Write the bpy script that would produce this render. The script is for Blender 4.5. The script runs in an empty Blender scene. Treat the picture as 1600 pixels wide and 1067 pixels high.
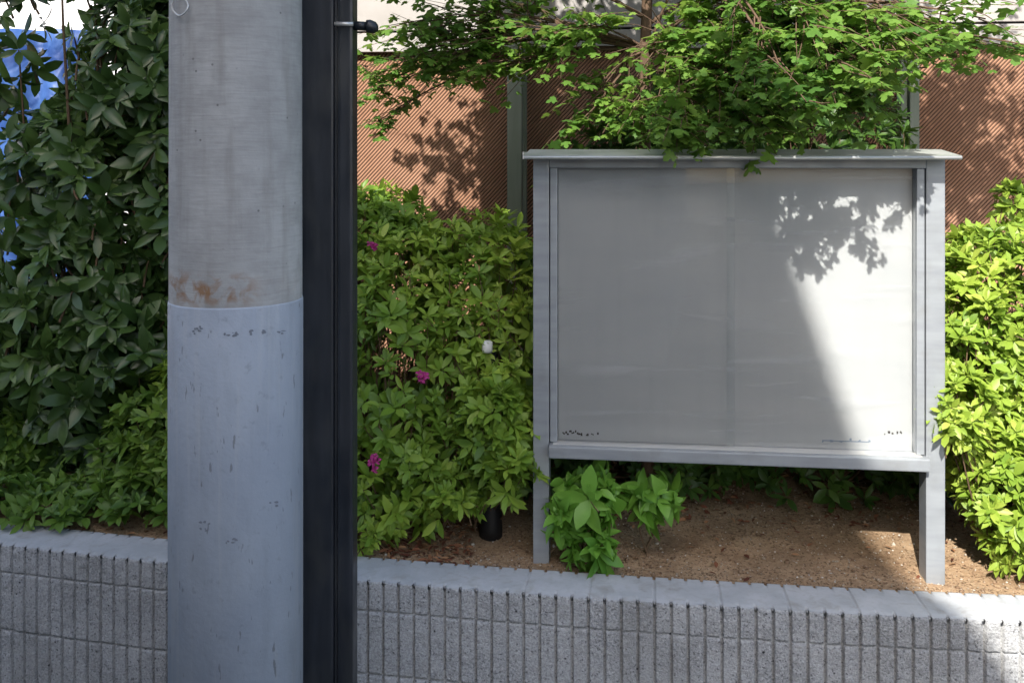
import bpy, bmesh, math, random
import numpy as np
from mathutils import Vector, Matrix, noise
R = math.radians
random.seed(7); rng = np.random.default_rng(11)
S = bpy.context.scene
COL = S.collection

# ------------------------------------------------------------------ camera
FPX, HZ, EYE = 1500.0, 240.0, 1.95          # focal length and horizon in photo pixels, eye height
cam = bpy.data.objects.new('camera', bpy.data.cameras.new('camera')); COL.objects.link(cam)
cam.location = (0, 0, EYE); cam.rotation_euler = (R(90), 0, 0)
cam.data.sensor_width = 36; cam.data.lens = 36*FPX/1600
cam.data.shift_y = -(533.5-HZ)/1600
cam.data.clip_start = .05; cam.data.clip_end = 600
S.camera = cam
# ------------------------------------------------------------------ light
SUN_EL, SUN_AZ = 41.0, 17.0                # light travels forward and 17 deg to the right
w = bpy.data.worlds.new("World"); S.world = w; w.use_nodes = True
nt = w.node_tree; nt.nodes.clear()
sky = nt.nodes.new('ShaderNodeTexSky'); sky.sky_type = 'NISHITA'; sky.sun_disc = False
sky.sun_elevation = R(SUN_EL); sky.sun_rotation = R(180+SUN_AZ); sky.air_density = 1.0; sky.dust_density = 2.5; sky.ozone_density = 1.0
bg = nt.nodes.new('ShaderNodeBackground'); bg.inputs[1].default_value = .15
wo = nt.nodes.new('ShaderNodeOutputWorld')
nt.links.new(sky.outputs[0], bg.inputs[0]); nt.links.new(bg.outputs[0], wo.inputs[0])
sl = bpy.data.lights.new('sun', 'SUN'); sl.energy = 4.3; sl.angle = R(.53); sl.color = (1, .95, .87)
so = bpy.data.objects.new('sun', sl); COL.objects.link(so)
LDIR = Vector((math.sin(R(SUN_AZ))*math.cos(R(SUN_EL)), math.cos(R(SUN_AZ))*math.cos(R(SUN_EL)), -math.sin(R(SUN_EL))))
so.rotation_euler = LDIR.to_track_quat('-Z', 'Y').to_euler()
S.view_settings.view_transform = 'Standard'; S.view_settings.look = 'None'
S.view_settings.gamma = 1; S.view_settings.exposure = 1.06
S.cycles.max_bounces = 8; S.cycles.transparent_max_bounces = 8

# ------------------------------------------------------------------ board-aligned frame
TH = R(6.6)
U = Vector((math.cos(TH), -math.sin(TH), 0)); N = Vector((math.sin(TH), math.cos(TH), 0))
P0 = Vector((.070, 3.19, 0))
def W(u, v, z): return P0 + U*u + N*v + Vector((0, 0, z))
def px(x, y, v):                            # photo pixel on the plane v metres behind the board -> (u, z)
    d = Vector(((x-800)/FPX, 1, 0)); t = (v+P0.dot(N))/d.dot(N)
    return (d*t-P0).dot(U), EYE+t*(HZ-y)/FPX
SOIL = .585

# ------------------------------------------------------------------ tagging and meshes
def tag(o, label=None, cat=None, group=None, kind=None):
    if label: o['label'] = label
    if cat: o['category'] = cat
    if group: o['group'] = group
    if kind: o['kind'] = kind
    return o
def empty(name, loc, rz=0, **k):
    o = bpy.data.objects.new(name, None); COL.objects.link(o); o.empty_display_size = .1
    o.location = loc; o.rotation_euler = (0, 0, rz); return tag(o, **k)
def link(name, me, mat=None, parent=None, smooth=False):
    o = bpy.data.objects.new(name, me); COL.objects.link(o)
    for m in (mat if isinstance(mat, (list, tuple)) else [mat]):
        if m: me.materials.append(m)
    if parent: o.parent = parent
    if smooth: me.polygons.foreach_set('use_smooth', [True]*len(me.polygons))
    return o
class MB:
    def __init__(s): s.bm = bmesh.new()
    def box(s, x0, x1, y0, y1, z0, z1, bev=.0):
        t = bmesh.new(); bmesh.ops.create_cube(t, size=1)
        for v in t.verts:
            v.co = Vector((x0+(v.co.x+.5)*(x1-x0), y0+(v.co.y+.5)*(y1-y0), z0+(v.co.z+.5)*(z1-z0)))
        if bev: bmesh.ops.bevel(t, geom=t.edges[:], offset=bev, segments=2, affect='EDGES', profile=.7)
        s.add(t); return s
    def add(s, t):
        me = bpy.data.meshes.new('t'); t.to_mesh(me); t.free(); s.bm.from_mesh(me); bpy.data.meshes.remove(me)
    def prism(s, pts, axis, a, b):          # polygon pts in the two other axes, extruded along axis
        def P(p, h): return {'x': (h, p[0], p[1]), 'y': (p[0], h, p[1]), 'z': (p[0], p[1], h)}[axis]
        A = [s.bm.verts.new(P(p, a)) for p in pts]; B = [s.bm.verts.new(P(p, b)) for p in pts]
        n = len(pts); s.bm.faces.new(A); s.bm.faces.new(B[::-1])
        for i in range(n): s.bm.faces.new((A[i], B[i], B[(i+1) % n], A[(i+1) % n]))
        return s
    def tube(s, pts, rads, seg=10, cap=True):
        pts = [Vector(p) for p in pts]
        if not isinstance(rads, (list, tuple)): rads = [rads]*len(pts)
        rings = []; up = None
        for i, p in enumerate(pts):
            d = (pts[min(i+1, len(pts)-1)]-pts[max(i-1, 0)]).normalized()
            if up is None: up = d.orthogonal().normalized()
            up = (up-d*up.dot(d)).normalized(); q = d.cross(up)
            rings.append([s.bm.verts.new(p+(up*math.cos(a)+q*math.sin(a))*rads[i]) for a in [2*math.pi*k/seg for k in range(seg)]])
        for a, b in zip(rings, rings[1:]):
            for k in range(seg): s.bm.faces.new((a[k], a[(k+1) % seg], b[(k+1) % seg], b[k]))
        if cap and seg > 3: s.bm.faces.new(rings[0][::-1]); s.bm.faces.new(rings[-1])
        return s
    def lathe(s, prof, seg=40, c=(0, 0)):
        rings = [[s.bm.verts.new((c[0]+r*math.cos(2*math.pi*k/seg), c[1]+r*math.sin(2*math.pi*k/seg), z)) for k in range(seg)] for r, z in prof]
        for a, b in zip(rings, rings[1:]):
            for k in range(seg): s.bm.faces.new((a[k], a[(k+1) % seg], b[(k+1) % seg], b[k]))
        s.bm.faces.new(rings[0][::-1]); s.bm.faces.new(rings[-1]); return s
    def build(s, name, mat, parent=None, smooth=False, loc=None, rz=None):
        bmesh.ops.recalc_face_normals(s.bm, faces=s.bm.faces[:])
        me = bpy.data.meshes.new(name); s.bm.to_mesh(me); s.bm.free()
        o = link(name, me, mat, parent, smooth)
        if loc is not None: o.location = loc
        if rz is not None: o.rotation_euler = (0, 0, rz)
        return o
def np_mesh(name, V, faces_list, tint=None):
    """V (n,3); faces_list: list of (m,k) index arrays"""
    me = bpy.data.meshes.new(name); me.vertices.add(len(V)); me.vertices.foreach_set('co', V.astype(np.float32).ravel())
    loops = np.concatenate([f.ravel() for f in faces_list]); tot = np.concatenate([np.full(len(f), f.shape[1]) for f in faces_list])
    st = np.concatenate([[0], np.cumsum(tot)[:-1]])
    me.loops.add(len(loops)); me.loops.foreach_set('vertex_index', loops.astype(np.int32))
    me.polygons.add(len(tot)); me.polygons.foreach_set('loop_start', st.astype(np.int32)); me.polygons.foreach_set('loop_total', tot.astype(np.int32))
    if tint is not None:
        a = me.attributes.new('tint', 'FLOAT', 'POINT'); a.data.foreach_set('value', tint.astype(np.float32))
    me.update(calc_edges=True); me.validate(); return me

# ------------------------------------------------------------------ materials
class M:
    def __init__(s, name, rough=.6, spec=.5, metal=0):
        s.m = bpy.data.materials.new(name); s.m.use_nodes = True; s.n = s.m.node_tree.nodes; s.l = s.m.node_tree.links
        s.b = s.n['Principled BSDF']; s.b.inputs['Roughness'].default_value = rough
        s.b.inputs['Specular IOR Level'].default_value = spec; s.b.inputs['Metallic'].default_value = metal
        s.tc = s.n.new('ShaderNodeTexCoord')
    def map(s, scale=(1, 1, 1), rot=(0, 0, 0), coord='Object'):
        m = s.n.new('ShaderNodeMapping'); m.inputs['Scale'].default_value = scale; m.inputs['Rotation'].default_value = rot
        s.l.new(s.tc.outputs[coord], m.inputs[0]); return m.outputs[0]
    def noise(s, scale, detail=4, vec=None, rough=.55, dist=0):
        t = s.n.new('ShaderNodeTexNoise'); t.inputs['Scale'].default_value = scale; t.inputs['Detail'].default_value = detail
        t.inputs['Roughness'].default_value = rough; t.inputs['Distortion'].default_value = dist
        s.l.new(vec if vec is not None else s.tc.outputs['Object'], t.inputs['Vector']); return t.outputs['Fac']
    def voro(s, scale, vec=None, feat='F1', out='Distance'):
        t = s.n.new('ShaderNodeTexVoronoi'); t.feature = feat; t.inputs['Scale'].default_value = scale
        s.l.new(vec if vec is not None else s.tc.outputs['Object'], t.inputs['Vector']); return t.outputs[out]
    def ramp(s, fac, stops, interp='LINEAR'):
        r = s.n.new('ShaderNodeValToRGB'); r.color_ramp.interpolation = interp; e = r.color_ramp.elements
        while len(e) < len(stops): e.new(.5)
        for k, (p, c) in zip(e, stops):
            k.position = p; k.color = (c, c, c, 1) if isinstance(c, (int, float)) else (*c, 1)
        s.l.new(fac, r.inputs[0]); return r.outputs[0]
    def mix(s, fac, a, b, mode='MIX'):
        m = s.n.new('ShaderNodeMix'); m.data_type = 'RGBA'; m.blend_type = mode
        for i, x in ((0, fac), (6, a), (7, b)):
            if isinstance(x, (int, float)): m.inputs[i].default_value = x if i == 0 else (x, x, x, 1)
            elif isinstance(x, tuple): m.inputs[i].default_value = (*x, 1)
            else: s.l.new(x, m.inputs[i])
        return m.outputs[2]
    def math(s, op, a, b=0.0):
        m = s.n.new('ShaderNodeMath'); m.operation = op
        for i, x in ((0, a), (1, b)):
            if isinstance(x, (int, float)): m.inputs[i].default_value = x
            else: s.l.new(x, m.inputs[i])
        return m.outputs[0]
    def sep(s, vec=None):
        x = s.n.new('ShaderNodeSeparateXYZ'); s.l.new(vec if vec is not None else s.tc.outputs['Object'], x.inputs[0]); return x.outputs
    def color(s, c):
        if isinstance(c, tuple): s.b.inputs['Base Color'].default_value = (*c, 1)
        else: s.l.new(c, s.b.inputs['Base Color'])
        return s
    def rough(s, c): s.l.new(c, s.b.inputs['Roughness']); return s
    def bump(s, h, strength=.3, dist=.01):
        b = s.n.new('ShaderNodeBump'); b.inputs['Strength'].default_value = strength; b.inputs['Distance'].default_value = dist
        s.l.new(h, b.inputs['Height']); s.l.new(b.outputs[0], s.b.inputs['Normal']); return s

def leaf_mat(name, stops, rough=.4, spec=.5, trans=.35, tcol=(.25, .45, .05)):
    m = M(name, rough, spec)
    a = m.n.new('ShaderNodeAttribute'); a.attribute_name = 'tint'
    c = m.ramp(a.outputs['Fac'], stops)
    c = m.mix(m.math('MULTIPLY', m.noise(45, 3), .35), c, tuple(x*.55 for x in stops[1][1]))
    m.color(c)
    t = m.n.new('ShaderNodeBsdfTranslucent'); tc = m.mix(.5, c, tcol); m.l.new(tc, t.inputs[0])
    mx = m.n.new('ShaderNodeMixShader'); mx.inputs[0].default_value = trans
    m.l.new(m.b.outputs[0], mx.inputs[1]); m.l.new(t.outputs[0], mx.inputs[2])
    m.l.new(mx.outputs[0], m.n['Material Output'].inputs[0]); return m.m

MAT = {}
def mk():
    # concrete shaft of the pole: horizontal casting streaks, pores, rust
    m = M('pole_concrete', .85, .3)
    st = m.noise(1, 5, m.map((14, 14, 160))); big = m.noise(5, 4)
    c = m.mix(m.ramp(big, [(.3, 0.), (.7, 1.)]), (.36, .36, .355), (.49, .49, .48))
    c = m.mix(m.math('MULTIPLY', m.ramp(st, [(.46, 0.), (.66, 1.)]), .28), c, (.26, .255, .25))
    c = m.mix(m.math('MULTIPLY', m.ramp(m.noise(16, 6), [(.45, 0.), (.65, 1.)]), .4), c, (.27, .265, .26))
    ver = m.noise(1, 5, m.map((26, 26, 2.4)))
    c = m.mix(m.math('MULTIPLY', m.ramp(ver, [(.52, 0.), (.7, 1.)]), .45), c, (.25, .24, .22))
    pores = m.ramp(m.voro(34), [(.06, 1.), (.12, 0.)])
    pores = m.math('MULTIPLY', pores, m.ramp(m.noise(9, 2), [(.52, 0.), (.6, 1.)]))
    c = m.mix(m.math('MULTIPLY', pores, .7), c, (.09, .09, .09))
    # rust streak band just above the painted sleeve
    z = m.sep()[2]
    band = m.ramp(z, [(0, 0.), (1, 0.)])
    zz = m.math('SUBTRACT', z, 1.632); zz = m.math('ABSOLUTE', zz); near = m.ramp(m.math('MULTIPLY', zz, 12), [(.1, 1.), (.6, 0.)])
    xo = m.sep()[0]; side = m.ramp(m.math('ADD', xo, .5), [(.33, .25), (.40, 1.), (.54, 1.), (.6, .1)])
    near = m.math('MULTIPLY', near, side)
    rust = m.math('MULTIPLY', near, m.ramp(m.noise(26, 5, dist=.6), [(.45, 0.), (.6, 1.)]))
    c = m.mix(m.math('MULTIPLY', rust, .85), c, (.26, .13, .05))
    m.color(c); m.bump(m.mix(.4, st, m.noise(90, 4)), .35, .004); MAT['pole'] = m.m
    m = M('sleeve_paint', .55, .4)
    big = m.noise(3.5, 5); sm = m.noise(1, 4, m.map((22, 22, 5)))
    c = m.mix(m.ramp(big, [(.35, 0.), (.7, 1.)]), (.315, .355, .425), (.40, .44, .50))
    c = m.mix(m.math('MULTIPLY', m.ramp(sm, [(.5, 0.), (.75, 1.)]), .4), c, (.25, .275, .31))
    c = m.mix(m.math('MULTIPLY', m.ramp(m.noise(38, 5), [(.62, 0.), (.72, 1.)]), .35), c, (.2, .215, .24))
    dr = m.ramp(m.noise(1, 6, m.map((30, 30, 1.6)), dist=.3), [(.56, 0.), (.66, 1.)])
    c = m.mix(m.math('MULTIPLY', dr, .35), c, (.46, .475, .49))
    c = m.mix(m.math('MULTIPLY', m.ramp(m.noise(70, 3, m.map((1, 1, .25))), [(.66, 0.), (.7, 1.)]), .6), c, (.13, .13, .13))
    m.color(c); m.bump(m.noise(60, 4), .3, .004); MAT['sleeve'] = m.m
    m = M('black_steel', .42, .5)
    c = m.mix(m.ramp(m.noise(1, 4, m.map((30, 30, 3))), [(.4, 0.), (.7, 1.)]), (.0115, .0145, .02), (.024, .028, .036))
    c = m.mix(m.math('MULTIPLY', m.ramp(m.noise(1, 6, m.map((9, 9, 4))), [(.5, 0.), (.7, 1.)]), .5), c, (.055, .055, .052))
    m.color(c); m.rough(m.ramp(m.noise(7, 5), [(.35, .3), (.7, .65)])); m.bump(m.noise(1, 3, m.map((40, 40, 6))), .2, .003); MAT['black'] = m.m
    m = M('black_plastic', .5, .4).color((.008, .008, .009)); MAT['plastic'] = m.m
    # galvanised / aluminium
    m = M('aluminium', .42, .5, .35)
    c = m.mix(m.ramp(m.noise(1, 4, m.map((4, 4, 30))), [(.35, 0.), (.7, 1.)]), (.27, .29, .315), (.34, .365, .385))
    c = m.mix(m.math('MULTIPLY', m.ramp(m.noise(14, 5), [(.52, 0.), (.72, 1.)]), .4), c, (.22, .225, .22))
    m.color(c); m.rough(m.ramp(m.noise(12, 4), [(.3, .36), (.7, .6)])); m.bump(m.noise(40, 3), .08, .002); MAT['alu'] = m.m
    m = M('roof_metal', .4, .5, .3)
    c = m.mix(m.ramp(m.noise(9, 5), [(.4, 0.), (.65, 1.)]), (.50, .52, .51), (.36, .40, .36))
    m.color(c); MAT['roofm'] = m.m
    m = M('bright_metal', .35, .5, .5).color((.6, .6, .58)); MAT['bright'] = m.m
    # display panel
    m = M('display_panel', .65, .3)
    b1 = m.noise(1, 5, m.map((1.4, 1, 5)))
    c = m.mix(m.ramp(b1, [(.35, 0.), (.7, 1.)]), (.405, .41, .418), (.465, .463, .465))
    c = m.mix(m.math('MULTIPLY', m.ramp(m.noise(1, 4, m.map((30, 1, 1.5))), [(.5, 0.), (.75, 1.)]), .18), c, (.32, .33, .335))
    m.color(c); m.bump(m.noise(6, 2), .1, .004); MAT['panel'] = m.m
    # glass: clear to light, mirrors by fresnel, thin dust
    m = bpy.data.materials.new('case_glass'); m.use_nodes = True; n = m.node_tree.nodes; l = m.node_tree.links; n.clear()
    o = n.new('ShaderNodeOutputMaterial'); tr = n.new('ShaderNodeBsdfTransparent'); gl = n.new('ShaderNodeBsdfGlossy'); gl.inputs['Roughness'].default_value = .03
    df = n.new('ShaderNodeBsdfDiffuse'); df.inputs[0].default_value = (.6, .62, .64, 1)
    tr.inputs[0].default_value = (.98, .99, .99, 1)
    tcn = n.new('ShaderNodeTexCoord'); nz = n.new('ShaderNodeTexNoise'); nz.inputs['Scale'].default_value = 3; nz.inputs['Detail'].default_value = 6
    l.new(tcn.outputs['Object'], nz.inputs['Vector'])
    rp = n.new('ShaderNodeMapRange'); rp.inputs[1].default_value = .35; rp.inputs[2].default_value = .75; rp.inputs[3].default_value = .003; rp.inputs[4].default_value = .04
    l.new(nz.outputs['Fac'], rp.inputs[0])
    mp = n.new('ShaderNodeMapping'); mp.inputs['Scale'].default_value = (1.1, 1, 9); mp.inputs['Rotation'].default_value = (0, .25, 0); l.new(tcn.outputs['Object'], mp.inputs[0])
    n2 = n.new('ShaderNodeTexNoise'); n2.inputs['Scale'].default_value = 1.6; n2.inputs['Detail'].default_value = 7; n2.inputs['Distortion'].default_value = .8; l.new(mp.outputs[0], n2.inputs['Vector'])
    r2 = n.new('ShaderNodeMapRange'); r2.inputs[1].default_value = .55; r2.inputs[2].default_value = .72; r2.inputs[3].default_value = 0; r2.inputs[4].default_value = .13
    l.new(n2.outputs['Fac'], r2.inputs[0]); ad = n.new('ShaderNodeMath'); l.new(rp.outputs[0], ad.inputs[0]); l.new(r2.outputs[0], ad.inputs[1])
    m1 = n.new('ShaderNodeMixShader'); l.new(ad.outputs[0], m1.inputs[0]); l.new(tr.outputs[0], m1.inputs[1]); l.new(df.outputs[0], m1.inputs[2])
    fr = n.new('ShaderNodeFresnel'); fr.inputs[0].default_value = 1.36
    m2 = n.new('ShaderNodeMixShader'); l.new(fr.outputs[0], m2.inputs[0]); l.new(m1.outputs[0], m2.inputs[1]); l.new(gl.outputs[0], m2.inputs[2])
    l.new(m2.outputs[0], o.inputs[0]); MAT['glass'] = m
    # concrete blocks
    m = M('block_face', .9, .2)
    c = m.mix(m.ramp(m.noise(7, 4), [(.35, 0.), (.68, 1.)]), (.27, .275, .28), (.37, .375, .38))
    c = m.mix(m.math('MULTIPLY', m.ramp(m.noise(150, 4), [(.42, 0.), (.6, 1.)]), .55), c, (.53, .54, .55))
    c = m.mix(m.ramp(m.noise(120, 3), [(.32, .8), (.42, 0.)]), c, (.09, .09, .095))
    c = m.mix(m.math('MULTIPLY', m.ramp(m.noise(1, 5, m.map((5, 5, 1.2))), [(.5, 0.), (.7, 1.)]), .35), c, (.17, .17, .16))
    pit = m.math('MULTIPLY', m.ramp(m.voro(42), [(.1, 1.), (.2, 0.)]), m.ramp(m.noise(16, 2), [(.56, 0.), (.62, 1.)]))
    c = m.mix(pit, c, (.03, .03, .035))
    m.color(c); m.bump(m.mix(.35, m.noise(170, 5), m.noise(1, 4, m.map((30, 30, 90)))), .9, .008); MAT['bface'] = m.m
    m = M('block_top', .88, .25)
    c = m.mix(m.ramp(m.noise(9, 5), [(.35, 0.), (.68, 1.)]), (.36, .375, .39), (.46, .47, .485))
    c = m.mix(m.math('MULTIPLY', m.ramp(m.noise(60, 5), [(.5, 0.), (.7, 1.)]), .4), c, (.34, .34, .33))
    c = m.mix(m.math('MULTIPLY', m.ramp(m.noise(14, 6, dist=.5), [(.54, 0.), (.7, 1.)]), .45), c, (.23, .21, .17))
    m.color(c); m.bump(m.noise(130, 4), .3, .003); MAT['btop'] = m.m
    # soil
    m = M('soil', .95, .1)
    c = m.mix(m.ramp(m.noise(5, 5), [(.35, 0.), (.68, 1.)]), (.27, .175, .105), (.40, .28, .175))
    c = m.mix(m.math('MULTIPLY', m.ramp(m.noise(70, 5), [(.45, 0.), (.65, 1.)]), .6), c, (.44, .32, .2))
    c = m.mix(m.ramp(m.noise(110, 3), [(.34, .8), (.44, 0.)]), c, (.06, .036, .02))
    c = m.mix(m.math('MULTIPLY', m.ramp(m.noise(3.2, 3), [(.48, 0.), (.62, 1.)]), .45), c, (.13, .083, .05))
    c = m.mix(m.ramp(m.voro(95), [(.08, .9), (.16, 0.)]), c, (.42, .36, .27))
    m.color(c); m.bump(m.mix(.5, m.noise(90, 5), m.noise(30, 4)), .8, .012); MAT['soil'] = m.m
    m = M('pebble', .8, .3); a = m.n.new('ShaderNodeAttribute'); a.attribute_name = 'tint'
    m.color(m.ramp(a.outputs['Fac'], [(0, (.14, .085, .05)), (.45, (.28, .19, .12)), (.8, (.36, .31, .24)), (1, (.6, .56, .5))])); MAT['pebble'] = m.m
    m = M('dead_leaf', .8, .2); a = m.n.new('ShaderNodeAttribute'); a.attribute_name = 'tint'
    m.color(m.ramp(a.outputs['Fac'], [(0, (.09, .03, .018)), (.5, (.2, .075, .04)), (1, (.36, .2, .1))])); MAT['dead'] = m.m
    m = M('asphalt', .9, .2); m.color(m.mix(m.noise(120, 4), (.035, .035, .037), (.075, .075, .077))); m.bump(m.noise(160, 4), .5, .006); MAT['asphalt'] = m.m
    # terracotta wall with diagonal ribs
    m = M('terracotta_wall', .85, .2)
    rot = m.map((1, 1, 1), (0, R(-43), 0))
    wv = m.n.new('ShaderNodeTexWave'); wv.wave_type = 'BANDS'; wv.bands_direction = 'X'; wv.inputs['Scale'].default_value = 3.14159*7.2; wv.inputs['Distortion'].default_value = .0
    m.l.new(rot, wv.inputs['Vector'])
    rib = m.ramp(wv.outputs['Fac'], [(.1, 1.), (.45, 0.)])
    c = m.mix(m.ramp(m.noise(2.2, 4), [(.35, 0.), (.65, 1.)]), (.32, .165, .10), (.41, .23, .15))
    c = m.mix(m.math('MULTIPLY', m.ramp(m.noise(20, 4), [(.45, 0.), (.7, 1.)]), .35), c, (.24, .125, .075))
    c = m.mix(m.math('MULTIPLY', rib, .85), c, (.035, .02, .014))
    m.color(c); m.bump(wv.outputs['Fac'], .6, .008); MAT['terra'] = m.m
    m = M('column_paint', .6, .35)
    c = m.mix(m.ramp(m.noise(1, 5, m.map((12, 12, 1.5))), [(.4, 0.), (.65, 1.)]), (.205, .225, .17), (.28, .30, .24))
    m.color(c); MAT['column'] = m.m
    m = M('white_panel', .7, .3)
    c = m.mix(m.ramp(m.noise(3, 5), [(.4, 0.), (.7, 1.)]), (.35, .33, .315), (.43, .41, .40)); m.color(c); MAT['white'] = m.m
    m = M('dark_gap', .9, .1).color((.02, .02, .02)); MAT['gap'] = m.m
    m = M('far_wall', .8, .2); m.color(m.mix(m.noise(2, 4), (.70, .71, .74), (.80, .80, .82))); MAT['far'] = m.m
    m = M('blue_sheet', .5, .4)
    c = m.mix(m.ramp(m.noise(2.6, 4, dist=1.2), [(.4, 0.), (.65, 1.)]), (.014, .045, .17), (.045, .11, .30)); m.color(c); m.bump(m.noise(3, 3, dist=1), .8, .05); MAT['blue'] = m.m
    m = M('bark', .9, .15)
    c = m.mix(m.noise(1, 5, m.map((60, 60, 12))), (.06, .038, .026), (.19, .125, .085)); m.color(c); m.bump(m.noise(1, 5, m.map((70, 70, 14))), .8, .01); MAT['bark'] = m.m
    m = M('twig', .85, .2).color((.13, .085, .05)); MAT['twig'] = m.m
    m = M('petal', .6, .3).color((.36, .03, .17)); MAT['petal'] = m.m
    m = M('white_plastic', .4, .5).color((.62, .62, .6)); MAT['wplastic'] = m.m
    m = M('ink', .8, .2).color((.045, .035, .03)); MAT['ink'] = m.m
    m = M('pale_ink', .8, .2).color((.2, .24, .3)); MAT['ink2'] = m.m
    m = M('stencil', .8, .2).color((.2, .215, .25)); MAT['stencil'] = m.m
    m = M('cream_pipe', .5, .4)
    m.color(m.mix(m.noise(8, 4), (.40, .38, .33), (.55, .52, .44))); MAT['cream'] = m.m
    m = M('blue_grey_pipe', .45, .5)
    m.color(m.mix(m.ramp(m.noise(9, 4), [(.4, 0.), (.6, 1.)]), (.13, .18, .22), (.30, .37, .42))); MAT['bgpipe'] = m.m
    m = M('house_wall', .85, .2); m.color(m.mix(m.noise(1.5, 4), (.42, .40, .37), (.52, .50, .47))); MAT['house'] = m.m
    m = M('house_glass', .08, .6).color((.05, .06, .07)); MAT['hglass'] = m.m
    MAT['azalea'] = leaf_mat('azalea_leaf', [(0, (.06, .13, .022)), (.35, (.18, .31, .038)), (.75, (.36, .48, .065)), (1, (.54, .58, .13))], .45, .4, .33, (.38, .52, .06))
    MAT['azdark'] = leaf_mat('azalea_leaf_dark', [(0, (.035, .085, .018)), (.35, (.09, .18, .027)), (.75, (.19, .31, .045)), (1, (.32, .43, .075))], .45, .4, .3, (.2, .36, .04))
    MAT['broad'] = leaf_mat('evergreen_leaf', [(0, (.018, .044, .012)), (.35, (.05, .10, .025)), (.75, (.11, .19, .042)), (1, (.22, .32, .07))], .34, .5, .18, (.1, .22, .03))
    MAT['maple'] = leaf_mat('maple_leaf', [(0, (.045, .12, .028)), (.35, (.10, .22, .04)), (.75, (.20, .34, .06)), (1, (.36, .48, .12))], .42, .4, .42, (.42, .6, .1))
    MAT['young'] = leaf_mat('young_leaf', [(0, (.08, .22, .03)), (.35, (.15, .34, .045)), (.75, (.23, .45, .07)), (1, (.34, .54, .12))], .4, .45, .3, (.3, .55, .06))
mk()

# ------------------------------------------------------------------ leaf clouds
def tmpl(ts, ws, fold=.18, curl=.25):
    """leaf along +x, unit length; returns verts, tris, quads"""
    V = [(0, 0, 0)]
    for t, wd in zip(ts, ws):
        zc = -curl*t*t
        V += [(t, -wd, zc+fold*wd), (t, 0, zc), (t, wd, zc+fold*wd)]
    V.append((1, 0, -curl)); k = len(ts); tri = [(0, 1, 2), (0, 2, 3)]; quad = []
    for i in range(k-1):
        a = 1+3*i; quad += [(a, a+3, a+4, a+1), (a+1, a+4, a+5, a+2)]
    a = 1+3*(k-1); e = len(V)-1; tri += [(a, e, a+1), (a+1, e, a+2)]
    return np.array(V, float), np.array(tri), np.array(quad)
T_AZ = tmpl((.38, .72), (.17, .16), .25, .16)
T_BROAD = tmpl((.2, .45, .72, .9), (.115, .185, .165, .07), .3, .22)
T_YOUNG = tmpl((.2, .45, .7, .88), (.17, .24, .19, .09), .35, .28)
def maple_t():
    out = [(0, -.02), (.10, -.24), (.02, -.50), (.22, -.42), (.42, -.56), (.52, -.36), (.50, -.2), (.78, -.24), (1.0, 0)]
    pts = out + [(x, -y) for x, y in out[-2:0:-1]]
    V = [(.33, 0, -.03)]+[(x, y, -.22*(x-.3)**2-.35*y*y) for x, y in pts]; n = len(pts)
    return np.array(V, float), np.array([(0, 1+i, 1+(i+1) % n) for i in range(n)]), np.zeros((0, 4), int)
T_MAPLE = maple_t()
def nrm(a): return a/np.maximum(np.linalg.norm(a, axis=1, keepdims=True), 1e-9)
class Leaves:
    def __init__(s): s.p = []; s.d = []; s.n = []; s.s = []; s.t = []
    def add(s, p, d, n, sz, t): s.p.append(p); s.d.append(d); s.n.append(n); s.s.append(sz); s.t.append(t)
    def build(s, name, T, mat, parent):
        p, d, n = np.array(s.p), nrm(np.array(s.d)), np.array(s.n); sz = np.array(s.s)[:, None, None]; tt = np.array(s.t)
        y = nrm(np.cross(n, d)); z = np.cross(d, y)
        TV, tr, qd = T; wj = rng.uniform(.8, 1.2, (len(p), 1, 1)); cj = rng.uniform(.3, 1.9, (len(p), 1, 1))
        V = p[:, None, :]+sz*(TV[None, :, 0:1]*d[:, None, :]+wj*TV[None, :, 1:2]*y[:, None, :]+cj*TV[None, :, 2:3]*z[:, None, :])
        m = len(TV); off = (np.arange(len(p))*m)[:, None, None]
        fl = [(tr[None]+off).reshape(-1, 3)]
        if len(qd): fl.append((qd[None]+off).reshape(-1, 4))
        me = np_mesh(name, V.reshape(-1, 3), fl, np.repeat(tt, m))
        return link(name, me, mat, parent, True)
def rv(s=1.0): return np.array([random.gauss(0, s), random.gauss(0, s), random.gauss(0, s)])
def whorl(L, p, d, n, size, tilt=(50, 78), tint=.5, tj=.14, droop=.0):
    d = d/np.linalg.norm(d); a = np.cross(d, [0, 0, 1.]) if abs(d[2]) < .95 else np.cross(d, [1., 0, 0])
    a /= np.linalg.norm(a); b = np.cross(d, a); ph = random.uniform(0, 6.28)
    for i in range(n):
        an = ph+i*2.4+random.uniform(-.3, .3); tl = R(random.uniform(*tilt))*(1 if i > 1 else .55)
        rad = a*math.cos(an)+b*math.sin(an); ld = d*math.cos(tl)+rad*math.sin(tl); ld = ld+np.array([0, 0, -droop*random.random()])
        up = d*math.sin(tl)-rad*math.cos(tl)+rv(.15)
        L.add(p+rad*size*.04-d*size*.1*random.random(), ld, up, size*random.uniform(.7, 1.12), min(1, max(0, random.gauss(tint, tj))))
def bez(a, b, c, k=8):
    return [a*(1-t)**2+b*2*t*(1-t)+c*t*t for t in [i/(k-1) for i in range(k)]]

# ------------------------------------------------------------------ setting: road, soil, wall
g = MB(); g.box(-60, 60, -60, 2.98, -.3, 0); tag(g.build('road', MAT['asphalt']), kind='structure')
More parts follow.
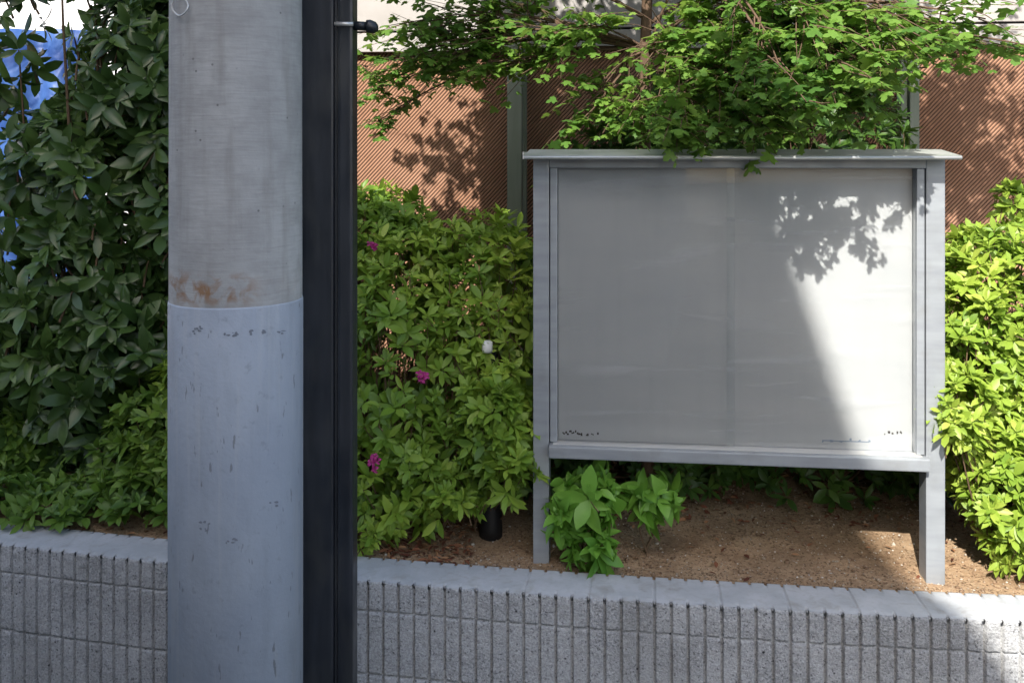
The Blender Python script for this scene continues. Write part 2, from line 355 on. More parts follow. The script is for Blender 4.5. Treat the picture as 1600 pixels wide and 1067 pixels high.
# curb line (inner edge) from photo pixels
pp = [(0, 815), (270, 838), (550, 869), (833, 890), (1140, 906), (1440, 920), (1600, 930)]
XY = []
for x, y in pp:
    D = FPX*(EYE-.6)/(y-HZ); XY.append(((x-800)/FPX*D, D))
XY = np.array(XY); cf = np.polyfit(XY[:, 0], XY[:, 1], 2)
def curbY(X):
    if X < -2.0: return np.polyval(cf, -2)+(X+2)*np.polyval(np.polyder(cf), -2)
    if X > 1.7: return np.polyval(cf, 1.7)+(X-1.7)*np.polyval(np.polyder(cf), 1.7)
    return np.polyval(cf, X)
def make_wall():
    # arc-length table
    xs = np.linspace(-3.6, 3.2, 3000); ys = np.array([curbY(x) for x in xs]); ss = np.concatenate([[0], np.cumsum(np.hypot(np.diff(xs), np.diff(ys)))])
    RS = .0495; nr = int(ss[-1]/RS)
    offs = np.array([-.0054, -.0034, .0034, .0054, .008, .014, .021, .028, .035, .0415]); s = (np.arange(nr)[:, None]*RS+offs[None]).ravel(); s = s[s > 0]
    X = np.interp(s, ss, xs); Y = np.interp(s, ss, ys); tx = np.gradient(X, s); ty = np.gradient(Y, s); l = np.hypot(tx, ty); nx, ny = ty/l, -tx/l   # toward the street
    ph = (s+.0247) % RS-.0247; idx = np.round(s/RS).astype(int)
    groove = (np.abs(ph) < .0045).astype(float); joint = groove*(idx % 4 == 0)
    Wd = .172; prof = [(0, -.25, 0), (0, -.03, 0)]
    for wv in (0.0, .006, .012, .02, .05, .085, .12, .138, .15, .16, .167): prof.append((wv, 0 if wv > .001 else -.002, 1))
    zf = [.004, .010]+list(np.arange(.018, .092, .008))+[.0935, .0955, .0995, .1015]+list(np.arange(.108, .292, .009))+[.2935, .2955, .2995, .3015]+list(np.arange(.308, .6, .012))+[.602]
    for z in zf: prof.append((Wd, -z, 2))
    nS, nP = len(s), len(prof); V = np.zeros((nS, nP, 3))
    dirt = random.Random(3)
    blockoff = {}
    for j, (wd, dz, k) in enumerate(prof):
        for i in range(nS):
            b = idx[i]//4
            w_, z_ = wd, .6+dz
            nz = noise.noise(Vector((s[i]*60, dz*60, wd*60)))+.6*noise.noise(Vector((s[i]*150, dz*150, 3)))
            if k == 2:
                d = -.0; mort = (abs(-dz-.0975) < .0022) or (abs(-dz-.2975) < .0022)
                row = 0 if -dz < .0975 else (1 if -dz < .2975 else 2)
                bo = blockoff.setdefault((row, idx[i]), dirt.uniform(-.0018, .0018))
                d += .0028*nz+bo
                d -= .004*math.exp(dz/.006)*1.0
                if groove[i]: d = -.013
                if mort: d = min(d, -.012)
                w_ += d
            elif k == 1:
                if wd > .13:
                    z_ += -.002*(wd-.13)/.04+.0008*nz
                    if groove[i]: z_ -= .011*max(0, min(1, (wd-.152)/.015))
                elif wd < .015 and groove[i]: z_ -= .03*(1-wd/.015)
                if joint[i] and X[i] > -.1: z_ -= .0025
                if wd > .16: z_ -= .003+.0015*nz
                if wd < .001: w_ += .0015*nz+(.006 if groove[i] else 0)
            V[i, j] = (X[i]+nx[i]*w_, Y[i]+ny[i]*w_, z_)
    ii, jj = np.meshgrid(np.arange(nS-1), np.arange(nP-1), indexing='ij'); a = (ii*nP+jj).ravel()
    F = np.stack([a, a+1, a+nP+1, a+nP], 1)
    me = np_mesh('block_wall', V.reshape(-1, 3), [F]); o = link('block_wall', me, [MAT['btop'], MAT['bface']])
    kk = np.array([p[2] for p in prof])[:-1]; kf = (kk[jj.ravel()] == 2).astype(np.int32); me.polygons.foreach_set('material_index', kf)
    tag(o, 'low grey concrete block retaining wall with vertical ribs along the planting bed', 'wall')
make_wall()
def soil_h(X, Y):
    d = Y-curbY(X)
    return SOIL+.05*min(1, max(0, d)/.9)**1.3*1.2+.010*noise.noise(Vector((X*5, Y*5, 0)))+.004*noise.noise(Vector((X*22, Y*22, 1)))
def make_soil():
    nx_, ny_ = 420, 90; V = []
    for i in range(nx_):
        X = -3.5+6.6*i/(nx_-1); y0 = curbY(X)-.03
        for j in range(ny_):
            Y = y0+(j/(ny_-1))**1.3*2.6; V.append((X, Y, soil_h(X, Y)))
    V = np.array(V); a = (np.arange(nx_-1)[:, None]*ny_+np.arange(ny_-1)[None]).ravel()
    me = np_mesh('soil_bed', V, [np.stack([a, a+ny_, a+ny_+1, a+1], 1)])
    tag(link('soil_bed', me, MAT['soil'], smooth=True), kind='structure')
make_soil()
g = MB(); g.box(-60, 60, 5.4, 80, -.3, .55); tag(g.build('ground_behind', MAT['soil']), kind='structure')
# pebbles (uncountable) and dead leaves
def pebbles():
    base = [(1, 0, 0), (0, 1, 0), (-1, 0, 0), (0, -1, 0), (0, 0, 1), (0, 0, -1)]; base = np.array(base, float)
    tri = np.array([(0, 1, 4), (1, 2, 4), (2, 3, 4), (3, 0, 4), (1, 0, 5), (2, 1, 5), (3, 2, 5), (0, 3, 5)]); Vs = []; T = []; n = 0
    for k in range(9000):
        X = random.uniform(-.5, 2.2); Y = curbY(X)+.01+random.random()**1.4*1.0
        r = random.choice([.002, .0025, .003, .004, .005])*(1 if random.random() < .95 else 2); rot = random.uniform(0, 3)
        b = base*np.array([r, r*random.uniform(.6, 1), r*random.uniform(.4, .8)])*(1+rng.uniform(-.25, .25, (6, 1)))
        c, s_ = math.cos(rot), math.sin(rot); b = np.stack([b[:, 0]*c-b[:, 1]*s_, b[:, 0]*s_+b[:, 1]*c, b[:, 2]], 1)
        Vs.append(b+np.array([X, Y, soil_h(X, Y)+r*.3])); T += [random.random()**1.6]*6; n += 1
    off = (np.arange(n)*6)[:, None, None]
    me = np_mesh('soil_grit', np.concatenate(Vs), [(tri[None]+off).reshape(-1, 3)], np.array(T))
    tag(link('soil_grit', me, MAT['pebble']), 'fine brown and pale grit scattered over the soil', 'grit', kind='stuff')
pebbles()
L = Leaves()
def litter(L, x0, x1, d0, d1, n):
    for k in range(n):
        X = random.uniform(x0, x1); Y = curbY(X)+random.uniform(d0, d1); z = soil_h(X, Y)+random.uniform(.003, .014)
        a = random.uniform(0, 6.28); L.add(np.array([X, Y, z]), np.array([math.cos(a), math.sin(a), random.uniform(-.2, .35)]), np.array([random.gauss(0, .4), random.gauss(0, .4), 1.]), random.uniform(.018, .038), random.random())
litter(L, -.42, -.14, .0, .3, 260); litter(L, -2.6, -.4, .0, .5, 900); litter(L, .1, 1.5, .45, 1.1, 500); litter(L, 1.62, 2.4, .05, .6, 520); litter(L, .2, 1.5, .02, .6, 60)
o = L.build('dead_leaves', T_AZ, MAT['dead'], None); tag(o, 'reddish brown fallen leaves littered on the soil under the shrubs', 'leaf litter', kind='stuff')

# ------------------------------------------------------------------ building
BV = 1.45
bu = empty('brown_building', W(0, BV, 0), -TH, label='building with terracotta diagonally ribbed wall and green grey columns behind the shrubs', cat='building')
def B(x, y, v=BV): return px(x, y, v)
uL, uR = B(200, 0)[0], B(1900, 0)[0]; zb = B(1000, 78)[1]; zm = B(1000, 46)[1]
b = MB(); b.box(uL, uR, 0, .25, .3, zb-.002); b.build('wall', MAT['terra'], bu)
b = MB(); b.box(uL-.02, uR, -.045, .22, zb, zm-.006, .004); b.build('band', MAT['white'], bu)
b = MB(); b.box(uL, uR, -.02, .22, zm-.0058, zm+.0058); b.build('joint', MAT['gap'], bu)
b = MB(); b.box(uL-.02, uR, -.035, .22, zm+.006, zm+.749, .004); b.build('upper_wall', MAT['white'], bu)
b = MB(); b.box(uL, uR, -.5, .2, zm+.75, zm+.9, .01); b.build('sky_block_overhang', MAT['white'], bu)  # unseen overhang added above the frame to block skylight from the wall
def colm(x0, x1, prot):
    a, c = px(x0, 0, BV-prot)[0], px(x1, 0, BV-prot)[0]
    k = MB(); k.box(a, c, -prot, -.046, .45, zm+.745, .006); o = k.build('column', MAT['column'], bu); return o
colm(792, 815, .16)
k = MB(); a, c = px(815.5, 0, BV-.1)[0], px(822, 0, BV-.1)[0]; k.box(a, c, -.1, -.046, .45, zm+.745, .003); k.build('downpipe', MAT['column'], bu)
colm(1408, 1418, .12); colm(1422, 1437, .14)
# far left: pale house and blue sheet seen through the evergreen
D0 = 8.0
fb = empty('pale_house', (-3.6, 9.0, 0), 0, label='white sunlit house wall glimpsed through the evergreen at the top left', cat='house')
b = MB(); b.box(-4.5, 1.6, 0, .3, 0, 6.2); b.build('wall', MAT['far'], fb)
b = MB()
nx_, nz_ = 40, 30
gv = [[b.bm.verts.new((-4.6+1.75*i/(nx_-1), 6.6+.05*math.sin(i*.9)+.03*math.sin(i*.4+j*.5), .3+2.5*j/(nz_-1))) for j in range(nz_)] for i in range(nx_)]
for i in range(nx_-1):
    for j in range(nz_-1): b.bm.faces.new((gv[i][j], gv[i+1][j], gv[i+1][j+1], gv[i][j+1]))
o = b.build('blue_sheet', MAT['blue'], smooth=True); md = o.modifiers.new('t', 'SOLIDIFY'); md.thickness = .01
tag(o, 'bright blue sheet showing through gaps in the evergreen at the left edge', 'sheet')

# unseen house added behind the camera, outline shaped to throw the big slanted shade
def shade_house():
    yb = -2.6                                        # its front, on the far side of the road
    def back(x, y):                                  # board-plane pixel -> where its sun ray crosses the house front
        u, z = px(x, y, 0.0); P = W(u, 0, z); t = (P.y-yb)/LDIR.y; Q = P-LDIR*t; return (Q.x, Q.z)
    a = back(1490, 1010); b_ = back(1270, 700); c = back(1180, 370); d = back(1158, 150); e_ = back(150, 140); f_ = back(120, -430)
    top = d
    pts = [(-14, 0), (a[0]+(a[0]-b_[0])*.9, 0), (a[0]+(a[0]-b_[0])*.9, max(.1, a[1]-(b_[1]-a[1])*.9)), a, b_, c, top, e_, f_, (-14, f_[1])]
    h = empty('unseen_shade_house', (0, 0, 0), label='unseen house added behind the viewer, sloping side shaped to cast the slanted shade', cat='house')
    m = MB(); m.prism(pts, 'y', yb, yb-4); m.build('wall', MAT['house'], h)
    for i in range(4):
        for j in range(2):
            x = -8+i*1.9; z = 1.0+j*2.6
            m = MB(); m.box(x, x+1.2, yb+.002, yb+.05, z, z+1.3, .01); f = m.build('window_frame', MAT['alu'], h)
            m = MB(); m.box(x+.06, x+1.14, yb+.051, yb+.06, z+.06, z+1.24); m.build('pane', MAT['hglass'], f)
shade_house()

# ------------------------------------------------------------------ notice board
nb = empty('notice_board', W(0, 0, SOIL), -TH, label='empty glass fronted grey metal notice board on two posts in the bed', cat='notice board')
def bx(name, mat, x0, x1, v0, v1, z0, z1, bev=.003, par=None):
    m = MB(); m.box(x0, x1, v0, v1, z0-SOIL, z1-SOIL, bev); return m.build(name, mat, par or nb)
pw = .053; uR1 = px(1477, 0, 0)[0]; uR0 = px(1447, 0, 0)[0]
zt = px(1100, 246, 0)[1]
bx('post', MAT['alu'], 0, pw, 0, .07, SOIL-.06, zt, .004)
bx('post', MAT['alu'], uR0, uR1, 0, .075, SOIL-.06, zt, .004)
zB = px(865, 716, -.03)[1]; zBt = px(865, 697, -.03)[1]; zBl = px(865, 690, .01)[1]
zH = px(1100, 263, 0)[1]
# case body
bx('back_panel_case', MAT['alu'], pw+.001, uR0-.001, .062, .085, zB+.01, zt-.005)
pn = bx('display_panel', MAT['panel'], pw+.028, uR0-.028, .052, .0605, zBl-.005, zH+.01, 0)
bx('header_rail', MAT['alu'], pw+.001, uR0-.001, -.004, .0615, zH, zt-.004)
bx('bottom_rail', MAT['alu'], pw+.001, uR0+.004, -.032, .0615, zB, zBt, .005)
bx('glazing_track', MAT['bright'], pw+.014, uR0-.014, -.012, .03, zBt+.0005, zBl, .002)
bx('side_frame', MAT['alu'], pw+.003, pw+.027, .004, .0515, zBl+.0005, zH-.0005)
bx('side_frame', MAT['alu'], uR0-.027, uR0-.003, .004, .0515, zBl+.0005, zH-.0005)
um = px(1143, 0, 0)[0]
bx('glass_pane', MAT['glass'], pw+.0275, um+.012, .018, .022, zBl+.001, zH-.001, 0)
bx('glass_pane', MAT['glass'], um-.012, uR0-.0275, .028, .032, zBl+.001, zH-.001, 0)
# roof: thin folded sheet sloping to the street with a rolled lip
m = MB(); ul, ur = -.022, uR1+.022
zr = lambda y, v: px(1100, y, v)[1]-SOIL
zf, zk = zr(243.5, -.085), zr(233.5, .12)
m.prism([(-.085, zf), (.12, zk), (.12, zk-.006), (-.085, zf-.006)], 'x', ul, ur)
m.prism([(-.085, zf), (-.085, zf-.012), (-.079, zf-.012), (-.079, zf-.0065)], 'x', ul+.001, ur-.001)
ro = m.build('roof', MAT['roofm'], nb)
m = MB(); m.tube([(ul, -.084, zf-.006), (ur, -.084, zf-.006)], .0055, 8); m.build('lip', MAT['bright'], ro, True)
m = MB(); m.box(ul-.004, ul-.0002, -.088, .122, zf-.012, zf+.012, .001); m.build('end_cap', MAT['bright'], ro)
# faded remains of lettering on the panel bottom corners
def letters(x0, x1, y, n, mat, v=.0505, h=.009):
    m = MB()
    for i in range(n):
        x = x0+(x1-x0)*i/max(1, n-1); uu, zz = px(x, y+random.uniform(-1.5, 1.5), v)
        for k in range(random.choice([1, 2, 2])):
            du, dz = random.uniform(-.003, .003), random.uniform(-.003, .003); a_, b_ = random.uniform(.0015, .0035), random.uniform(.0015, h*.45)
            m.box(uu+du-a_, uu+du+a_, v, v+.0012, zz+dz-b_-SOIL, zz+dz+b_-SOIL)
    if mat is MAT['ink2']: m.box(px(x0, y, v)[0], px(x1, y, v)[0], v+.0002, v+.001, px(x0, y, v)[1]-.0016-SOIL, px(x0, y, v)[1]+.0016-SOIL)
    m.build('faded_lettering', mat, nb)
letters(881, 906, 676, 8, MAT['ink']); letters(909, 934, 679, 4, MAT['ink']); letters(1384, 1408, 676, 5, MAT['ink']); letters(1285, 1358, 688, 6, MAT['ink2'])

# ------------------------------------------------------------------ utility pole and black post
PX, PY, PR = -.684, 2.385, .1605
up = empty('utility_pole', (PX, PY, 0), 0, label='thick round concrete utility pole in the foreground with a blue grey painted lower half', cat='utility pole')
zs = EYE-(482-HZ)/FPX*(PY-PR)
m = MB(); m.lathe([(PR-.0005, 0), (PR-.0008, zs), (PR-.003, 3.2), (PR-.02, 9)], 96); m.build('shaft', MAT['pole'], up, True)
m = MB(); m.lathe([(PR+.0006, .02), (PR+.0012, zs-.004), (PR+.0002, zs)], 96); sv = m.build('painted_sleeve', MAT['sleeve'], up, True)
def on_pole(x, y, dr=.002):
    X = (x-369)/101.0; X = max(-.98, min(.98, X)); an = math.asin(X)
    r = PR+dr; yy = PY-r*math.cos(an); return Vector((r*math.sin(an), -r*math.cos(an), EYE-(y-HZ)/FPX*yy))
def smudge(cx, cy, wd, ht, n, parent, mat):
    m = MB()
    for i in range(n):
        x = cx+random.uniform(-.5, .5)*wd; y = cy+random.uniform(-.5, .5)*ht; a = random.uniform(1.2, 3.2); b_ = random.uniform(.8, 2.2)
        vs = [m.bm.verts.new(on_pole(x+a*math.cos(t)*random.uniform(.7, 1.2), y+b_*math.sin(t)*random.uniform(.7, 1.2), .0022+.00003*i)) for t in [k*6.283/8 for k in range(8)]]
        m.bm.faces.new(vs)
    m.build('faded_mark', mat, parent)
for a in [(340, 517, 16, 14, 9), (387, 521, 26, 12, 10), (415, 519, 8, 7, 4), (433, 520, 8, 7, 4), (452, 518, 10, 8, 4), (352, 822, 14, 14, 8), (388, 844, 16, 10, 8), (440, 788, 16, 8, 3)]:
    smudge(*a, up, MAT['stencil'])
m = MB(); c0 = on_pole(313, 10, .006)
pts = [on_pole(313+13*math.cos(t)*(1+.25*math.sin(t)), 8+17*math.sin(t), .004+.006*abs(math.sin(t*1.5))) for t in [k*6.2832/20-1.2 for k in range(19)]]
m.tube(pts, .0022, 8); m.build('wire_loop', MAT['bright'], up, True)

PYb = 2.52
def atb(x): return (x-800)/FPX*PYb
bp = empty('black_post', (atb(505), PYb, 0), 0, label='black steel channel post standing close beside the concrete utility pole', cat='post')
def rel(x): return atb(x)-atb(505)
m = MB(); m.box(rel(462), rel(521), 0, .09, 0, 5.5, .006); m.build('channel', MAT['black'], bp)
m = MB(); m.box(rel(521.5), rel(526), .012, .08, 0, 5.5, .001); m.build('web', MAT['black'], bp)
m = MB(); m.box(rel(526.5), rel(551), .004, .085, 0, 5.5, .008); m.build('flange', MAT['black'], bp)
zk = EYE+(HZ-39)/FPX*PYb
m = MB(); m.tube([(rel(524), -.012, zk), (rel(553), -.012, zk)], .0055, 12); bolt = m.build('bracket_rod', MAT['bright'], bp, True)
m = MB(); m.tube([(rel(551), .02, zk), (rel(572), .02, zk-.002)], .012, 14); m.tube([(rel(571), .02, zk-.002), (rel(575), .02, zk-.002), (rel(584), .02, zk-.006), (rel(589), .02, zk-.006)], [.017, .018, .016, .008], 14); m.build('clamp', MAT['black'], bp, True)

# ------------------------------------------------------------------ garden light in the centre shrub
u_, z_ = px(767, 835, .2)
gl = empty('garden_light', W(u_, .2, soil_h(W(u_, .2, 0).x, W(u_, .2, 0).y)), -TH, label='slim black garden light with a small white cap, half hidden in the azalea', cat='garden light')
hz_ = px(765, 549, .2)[1]-gl.location.z
m = MB(); m.lathe([(.041, -.02), (.041, .03), (.037, .16), (.03, .2), (.018, hz_)], 24); m.build('body', MAT['plastic'], gl, True)
m = MB(); m.lathe([(.017, hz_+.0005), (.019, hz_+.01), (.019, hz_+.036), (.012, hz_+.042)], 24, (-.01, -.02)); m.build('cap', MAT['wplastic'], gl, True)

# ------------------------------------------------------------------ shrubs
def azalea(name, label, cat, blobs, n, leaf, mat, base_pts, group=None, nl=(6, 9), tint=.5, T=T_AZ, tilt=(50, 80), droop=0, flowers=(), stemr=.006, inner=.35, full=9):
    """blobs: (px x, px y, v, rx, rz, ry) ellipsoids in metres; whorls sit near their surface"""
    c0 = W(px(blobs[0][0], 0, blobs[0][2])[0], blobs[0][2], 0); base = Vector((c0.x, c0.y, soil_h(c0.x, c0.y)))
    root = empty(name, base, 0, label=label, cat=cat, group=group); L = Leaves(); st = MB()
    cs = []
    for b_ in blobs:
        u, z = px(b_[0], b_[1], b_[2]); cs.append((np.array(W(u, b_[2], z)), np.array([b_[3], b_[5], b_[4]])))
    vol = np.array([c[1][0]*c[1][2]+c[1][1]*c[1][2] for c in cs]); vol /= vol.sum(); B0 = np.array(base)
    bases = [np.array((*W(px(bx_, 0, bv)[0], bv, 0)[:2], 0)) for bx_, bv in base_pts]
    for q in bases: q[2] = soil_h(q[0], q[1])-.01
    k = 0; tries = 0
    while k < n and tries < n*20:
        tries += 1
        c, r = cs[np.random.RandomState(tries*13+len(label)).choice(len(cs), p=vol)]
        d = rv(); d /= np.linalg.norm(d)
        if d[1] > .5 and random.random() < .6: continue
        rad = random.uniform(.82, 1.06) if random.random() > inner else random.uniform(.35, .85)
        lump = 1+.17*noise.noise(Vector(d*2.6+c))+.08*noise.noise(Vector(d*7))
        p = c+d*r*rad*lump
        if name == 'evergreen_tree':
            qx, qy = 800+p[0]/p[1]*FPX, HZ-(p[2]-EYE)/p[1]*FPX
            if (qx < 48 and qy < 440 and random.random() < (.75 if 190 < qy and qx < 36 else .3)) or (qx < 70 and qy < 440 and random.random() < .5) or (30 < qx < 180 and 0 < qy < 150 and random.random() < .45): continue
        if p[2] < soil_h(p[0], p[1])+.03: continue
        inside = any((((p-c2)/r2)**2).sum() < .5 for c2, r2 in cs)
        if inside and random.random() < .75: continue
        out = d*.8+np.array([0, -.15, .75])+rv(.3)
        if droop: out = d*.9+np.array([0, -.25, .25])+rv(.3)
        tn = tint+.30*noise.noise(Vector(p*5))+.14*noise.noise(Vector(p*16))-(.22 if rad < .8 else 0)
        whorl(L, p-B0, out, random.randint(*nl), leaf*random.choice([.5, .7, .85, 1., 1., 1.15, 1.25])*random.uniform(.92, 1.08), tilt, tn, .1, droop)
        if k % 3 == 0:
            bs = min(bases, key=lambda q: np.linalg.norm((q-p)[:2])+random.random()*.1)-B0; e = p-B0
            mid = (bs+e)/2+np.array([0, 0, -.12*np.linalg.norm(e-bs)])+rv(.025)
            if k % full == 0: P = bez(bs+rv(.012), mid+rv(.05 if full < 50 else .18), e, 7); rr = [stemr*(1-.75*i/6) for i in range(7)]
            else:
                dv = (mid-e); dv = dv/max(1e-6, np.linalg.norm(dv))*random.uniform(.05, .13)+rv(.03); s0 = e+dv; P = bez(s0, (s0+e)/2+rv(.01), e-out*.01, 4); rr = [stemr*.4, stemr*.35, stemr*.28, stemr*.2]
            st.tube([Vector(q) for q in P], rr, 4, False)
        k += 1
    L.build('foliage', T, mat, root); st.build('stems', MAT['twig'], root, True)
    for fx, fy, fv, fs in flowers:
        u, z = px(fx, fy, fv); P = np.array(W(u, fv, z))-B0; m = MB()
        for kk in range(4):
            pc = P+rv(.008); fd = np.array([random.uniform(-.9, .9), -1, random.uniform(-.4, .8)]); fd /= np.linalg.norm(fd); a = np.cross(fd, [0, 0, 1]); a /= np.linalg.norm(a); b2 = np.cross(fd, a)
            for i in range(5):
                an = i*1.2566+kk; rd = a*math.cos(an)+b2*math.sin(an); tg = -a*math.sin(an)+b2*math.cos(an)
                V_ = [m.bm.verts.new(Vector(pc+q+rv(fs*.05))) for q in (fd*-.006, rd*fs*.4+tg*fs*.26+fd*.006, rd*fs*.75+tg*fs*.24, rd*fs*.85-fd*.004, rd*fs*.75-tg*fs*.24, rd*fs*.4-tg*fs*.26+fd*.006, rd*fs*.55+fd*.001)]
                for a_, b_ in ((0, 1), (1, 2), (2, 3), (3, 4), (4, 5), (5, 0)): m.bm.faces.new((V_[a_], V_[b_], V_[6]))
        m.build('flower', MAT['petal'], root, True)
    return root
AZG = 'azalea shrubs in the bed'
azalea('azalea_shrub', 'tall yellow green azalea shrub with magenta flowers between the black post and the notice board', 'shrub',
    [(640, 560, .42, .36, .50, .36), (570, 420, .50, .28, .30, .28), (755, 500, .46, .24, .40, .30), (690, 700, .24, .30, .20, .22), (590, 760, .16, .22, .22, .16), (420, 600, .45, .35, .55, .35), (800, 660, .10, .12, .12, .10), (630, 420, .45, .2, .2, .2), (560, 840, .0, .10, .05, .05), (775, 740, .12, .11, .10, .09), (770, 680, .06, .12, .14, .09), (700, 775, .05, .10, .08, .08), (805, 740, .0, .08, .09, .06), (770, 650, .04, .09, .13, .06), (745, 600, .08, .06, .06, .05), (785, 590, .08, .05, .05, .05), (600, 340, .5, .16, .10, .12)],
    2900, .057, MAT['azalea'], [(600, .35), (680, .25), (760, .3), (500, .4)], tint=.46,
    flowers=[(659, 588, .02, .019), (587, 719, -.04, .019), (583, 382, .22, .015), (1, 1, 5, .001)][:3])
azalea('azalea_shrub', 'sunlit yellow green azalea shrub to the right of the notice board', 'shrub',
    [(1580, 520, .30, .30, .36, .28), (1560, 680, .22, .20, .26, .22), (1690, 640, .35, .35, .45, .30), (1530, 440, .40, .16, .18, .16), (1590, 760, .10, .17, .18, .14), (1500, 640, .04, .09, .13, .08), (1515, 540, .16, .13, .2, .12), (1595, 850, .06, .09, .08, .08), (1582, 325, .55, .05, .09, .05)],
    2300, .052, MAT['azalea'], [(1590, .3), (1650, .35), (1570, .2)], tint=.62)
azalea('azalea_shrub', 'low green azalea shrub at the foot of the dark evergreen, left of the concrete pole', 'shrub',
    [(60, 740, .50, .24, .16, .22), (200, 730, .40, .26, .17, .22), (270, 680, .36, .22, .24, .20), (-60, 720, .50, .3, .22, .2), (340, 700, .36, .26, .3, .24), (25, 700, .40, .1, .14, .1), (120, 790, .2, .26, .09, .14), (240, 775, .18, .2, .10, .12), (20, 785, .18, .26, .09, .14), (90, 800, .12, .16, .06, .08), (150, 640, .6, .4, .2, .2)],
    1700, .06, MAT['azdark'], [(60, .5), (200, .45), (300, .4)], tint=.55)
azalea('hydrangea', 'bright green leafy young plant against the left post of the notice board', 'plant',
    [(915, 790, .0, .10, .09, .08), (925, 860, -.04, .06, .05, .05), (920, 755, .08, .05, .04, .05), (880, 815, -.03, .04, .04, .04)], 60, .074, MAT['young'], [(915, .05)], nl=(5, 8), tint=.55, T=T_YOUNG, tilt=(55, 88), droop=.35, stemr=.005, inner=.2, group='young plants under the board')
azalea('hydrangea', 'small bright green leafy plant under the notice board, second from its left post', 'plant',
    [(1022, 772, .06, .075, .045, .05)], 15, .082, MAT['young'], [(1010, .12)], nl=(5, 8), tint=.5, T=T_YOUNG, tilt=(55, 88), droop=.35, stemr=.005, inner=.2, group='young plants under the board')
azalea('evergreen_shrub', 'dark shaded evergreen shrub in the gap behind the notice board', 'shrub',
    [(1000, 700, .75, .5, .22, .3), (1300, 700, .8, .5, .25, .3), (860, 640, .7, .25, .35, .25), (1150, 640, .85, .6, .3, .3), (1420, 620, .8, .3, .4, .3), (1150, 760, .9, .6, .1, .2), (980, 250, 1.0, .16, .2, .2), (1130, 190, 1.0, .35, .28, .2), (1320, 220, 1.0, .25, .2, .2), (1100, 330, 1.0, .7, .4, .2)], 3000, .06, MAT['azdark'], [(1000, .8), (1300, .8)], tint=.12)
# big dark evergreen on the left
azalea('evergreen_tree', 'tall dark glossy evergreen with broad leaves filling the left edge of the photo', 'tree',
    [(150, 330, .75, .38, .5, .36), (230, 120, .80, .34, .4, .34), (60, 560, .60, .36, .30, .30), (190, 560, .50, .32, .28, .28), (-10, 240, .95, .16, .3, .3), (120, 470, .50, .3, .3, .22), (-40, 470, .80, .25, .35, .3), (330, 300, .8, .4, .7, .35), (10, 60, .8, .16, .3, .2), (20, 330, .6, .2, .3, .2), (150, -150, .8, .5, .3, .4), (140, 650, .55, .35, .2, .25)],
    2300, .105, MAT['broad'], [(150, .8), (190, .7), (90, .8)], nl=(5, 8), tint=.5, T=T_BROAD, tilt=(45, 85), droop=.5, stemr=.014, inner=.4, full=90)

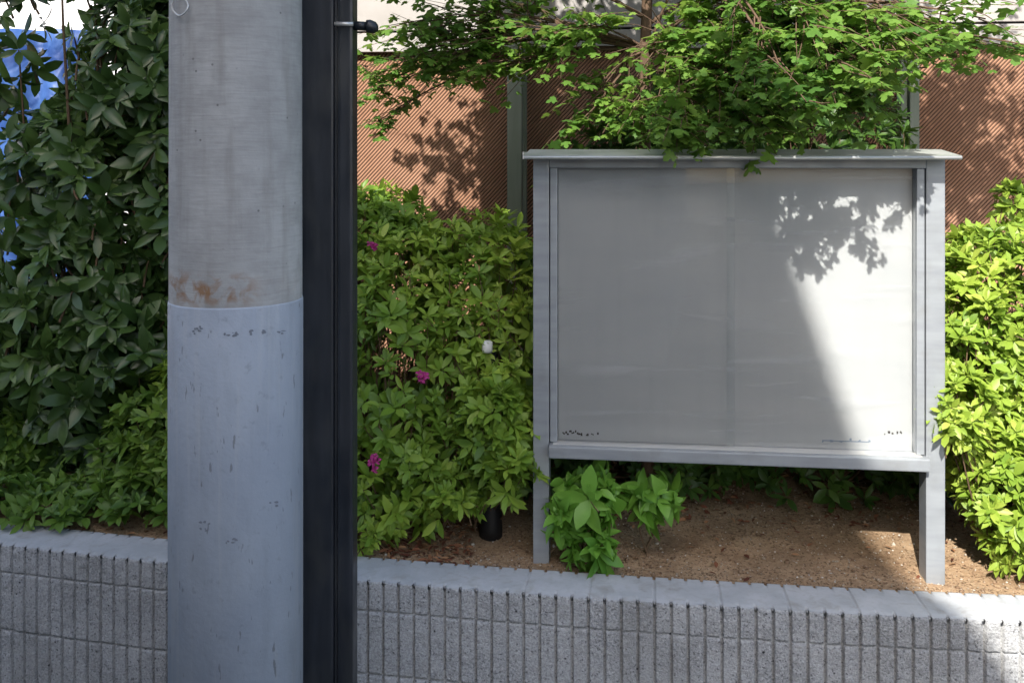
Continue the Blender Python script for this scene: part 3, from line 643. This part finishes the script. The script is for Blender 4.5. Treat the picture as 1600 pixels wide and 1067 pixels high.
# ------------------------------------------------------------------ maple tree over the board
def maple():
    tv = .50; tu = px(1012, 40, tv)[0]; b0 = W(tu, tv, 0); base = Vector((b0.x, b0.y, soil_h(b0.x, b0.y)-.03))
    root = empty('maple_tree', base, 0, label='green maple tree whose branches hang over the notice board', cat='tree')
    L = Leaves(); br = MB(); tk = MB(); B0 = np.array(base)
    H = 4.3; tp = [np.array([.012*math.sin(i*1.1), .012*math.cos(i*1.7), H*i/12]) for i in range(13)]
    tk.tube([Vector(q) for q in tp], [.030-.0018*i for i in range(13)], 12); tk.build('trunk', MAT['bark'], root, True)
    # (px x, px y, v, spread, twigs)
    tg = [(700, 60, .60, .24, 26), (640, 40, .5, .2, 14), (750, 110, .55, .16, 20), (600, 130, .7, .12, 9), (590, 190, .8, .08, 5), (780, 20, .5, .2, 20), (570, 105, .6, .1, 6), (850, 60, .45, .18, 18), (680, 95, .5, .1, 9),
          (900, 40, .3, .2, 18), (930, 150, .45, .16, 14), (905, 205, .4, .1, 8), (1000, 190, .35, .14, 14), (960, 120, .5, .18, 12), (1060, 60, .1, .2, 22),
          (1080, 200, -.12, .12, 20), (1060, 140, .1, .2, 8), (1150, 120, .0, .2, 30), (1200, 60, -.1, .22, 30), (1180, 190, -.05, .13, 20), (1240, 170, -.1, .13, 20), (1300, 110, -.15, .2, 30), (1320, 30, -.2, .22, 28),
          (1360, 150, -.15, .11, 12), (1400, 60, -.1, .18, 20), (1460, 40, -.1, .14, 11), (1540, 30, -.1, .14, 10), (1600, 70, .0, .1, 7), (1500, 75, .1, .1, 6), (1250, -20, -.2, .3, 30), (1130, 20, .1, .2, 24),
          (1260, 160, -.5, .09, 5), (1320, 110, -.5, .11, 5), (1400, 80, -.45, .11, 8), (1290, 70, -.5, .12, 9), (1440, 100, -.4, .09, 6), (1220, 115, -.45, .12, 8),
          # above the frame: the dense crown that shades the middle of the wall
          (480, -160, .3, .25, 14), (600, -260, .3, .3, 22), (640, -100, .3, .2, 12),
          (760, -230, .3, .36, 60), (860, -330, .3, .4, 80), (760, -440, .2, .35, 50), (960, -240, .3, .4, 80), (1060, -350, .3, .4, 80), (1160, -240, .3, .4, 80), (1260, -350, .3, .4, 80), (1360, -240, .3, .38, 70), (1440, -380, .25, .35, 46), (1560, -260, .2, .35, 44), (1680, -200, .2, .35, 34), (1700, -380, .2, .35, 34), (1540, -130, .3, .2, 14), (960, -500, .25, .4, 70), (1150, -500, .25, .4, 70), (1340, -520, .2, .4, 60), (1050, -640, .2, .35, 40), (900, -110, .35, .3, 30), (1100, -110, .35, .3, 30)]
    for (x, y, v, sp, ntw) in tg:
        u, z = px(x, y, v); c = np.array(W(u, v, z))-B0
        hz = max(1.75, min(H-.2, c[2]-random.uniform(.1, .5))); s0 = np.array([0, 0, hz]); dist = np.linalg.norm(c-s0)
        if v < -.3: s0 = c+np.array([-.1, .45, .38]); dist = .3
        mid = (s0+c)/2+np.array([0, 0, .16*dist])+rv(.03)
        P = bez(s0, mid, c, 10); br.tube([Vector(q) for q in P], [.0075*(1-.08*i)*(.6+.5*min(1, dist)) for i in range(10)], 6, False)
        for t in range(int(ntw*(1.35 if y < -60 or x > 1040 or x < 800 else .8))):
            a = P[random.randint(5, 9)]+rv(.01); off = rv(); off /= np.linalg.norm(off); off *= sp*random.uniform(.5, 1.45)*np.array([1, .9, .75])
            e = c+off+np.array([0, 0, -.12*sp]); mm = (a+e)/2+np.array([0, 0, .12*sp])+rv(.015)
            Q = bez(a, mm, e, 7); br.tube([Vector(q) for q in Q[::2]], [.0028, .0022, .0016, .0009], 4, False)
            nlf = random.randint(8, 13); tn = .48+.35*noise.noise(Vector(e*3.5))+random.gauss(0, .08)
            for i in range(nlf):
                f = .25+.75*i/(nlf-1); k = f*6; k0 = min(5, int(k)); q = Q[k0]+(Q[k0+1]-Q[k0])*(k-k0)
                an = random.uniform(0, 6.28); dr = np.array([math.cos(an), math.sin(an), random.uniform(-.75, .05)]); q2 = q+dr*random.uniform(.006, .02); w2 = q2+B0; lx, ly = 800+w2[0]/w2[1]*FPX, HZ-(w2[2]-EYE)/w2[1]*FPX
                if 980 < lx < 1045 and -10 < ly < 120 and random.random() < .72: continue
                L.add(q2, dr+(e-a)*.8, np.array([random.gauss(0, .38), random.gauss(-.15, .38), 1.]), random.uniform(.024, .052), min(1, max(0, random.gauss(tn, .12))))
    L.build('crown', T_MAPLE, MAT['maple'], root); br.build('branches', MAT['bark'], root, True)
maple()
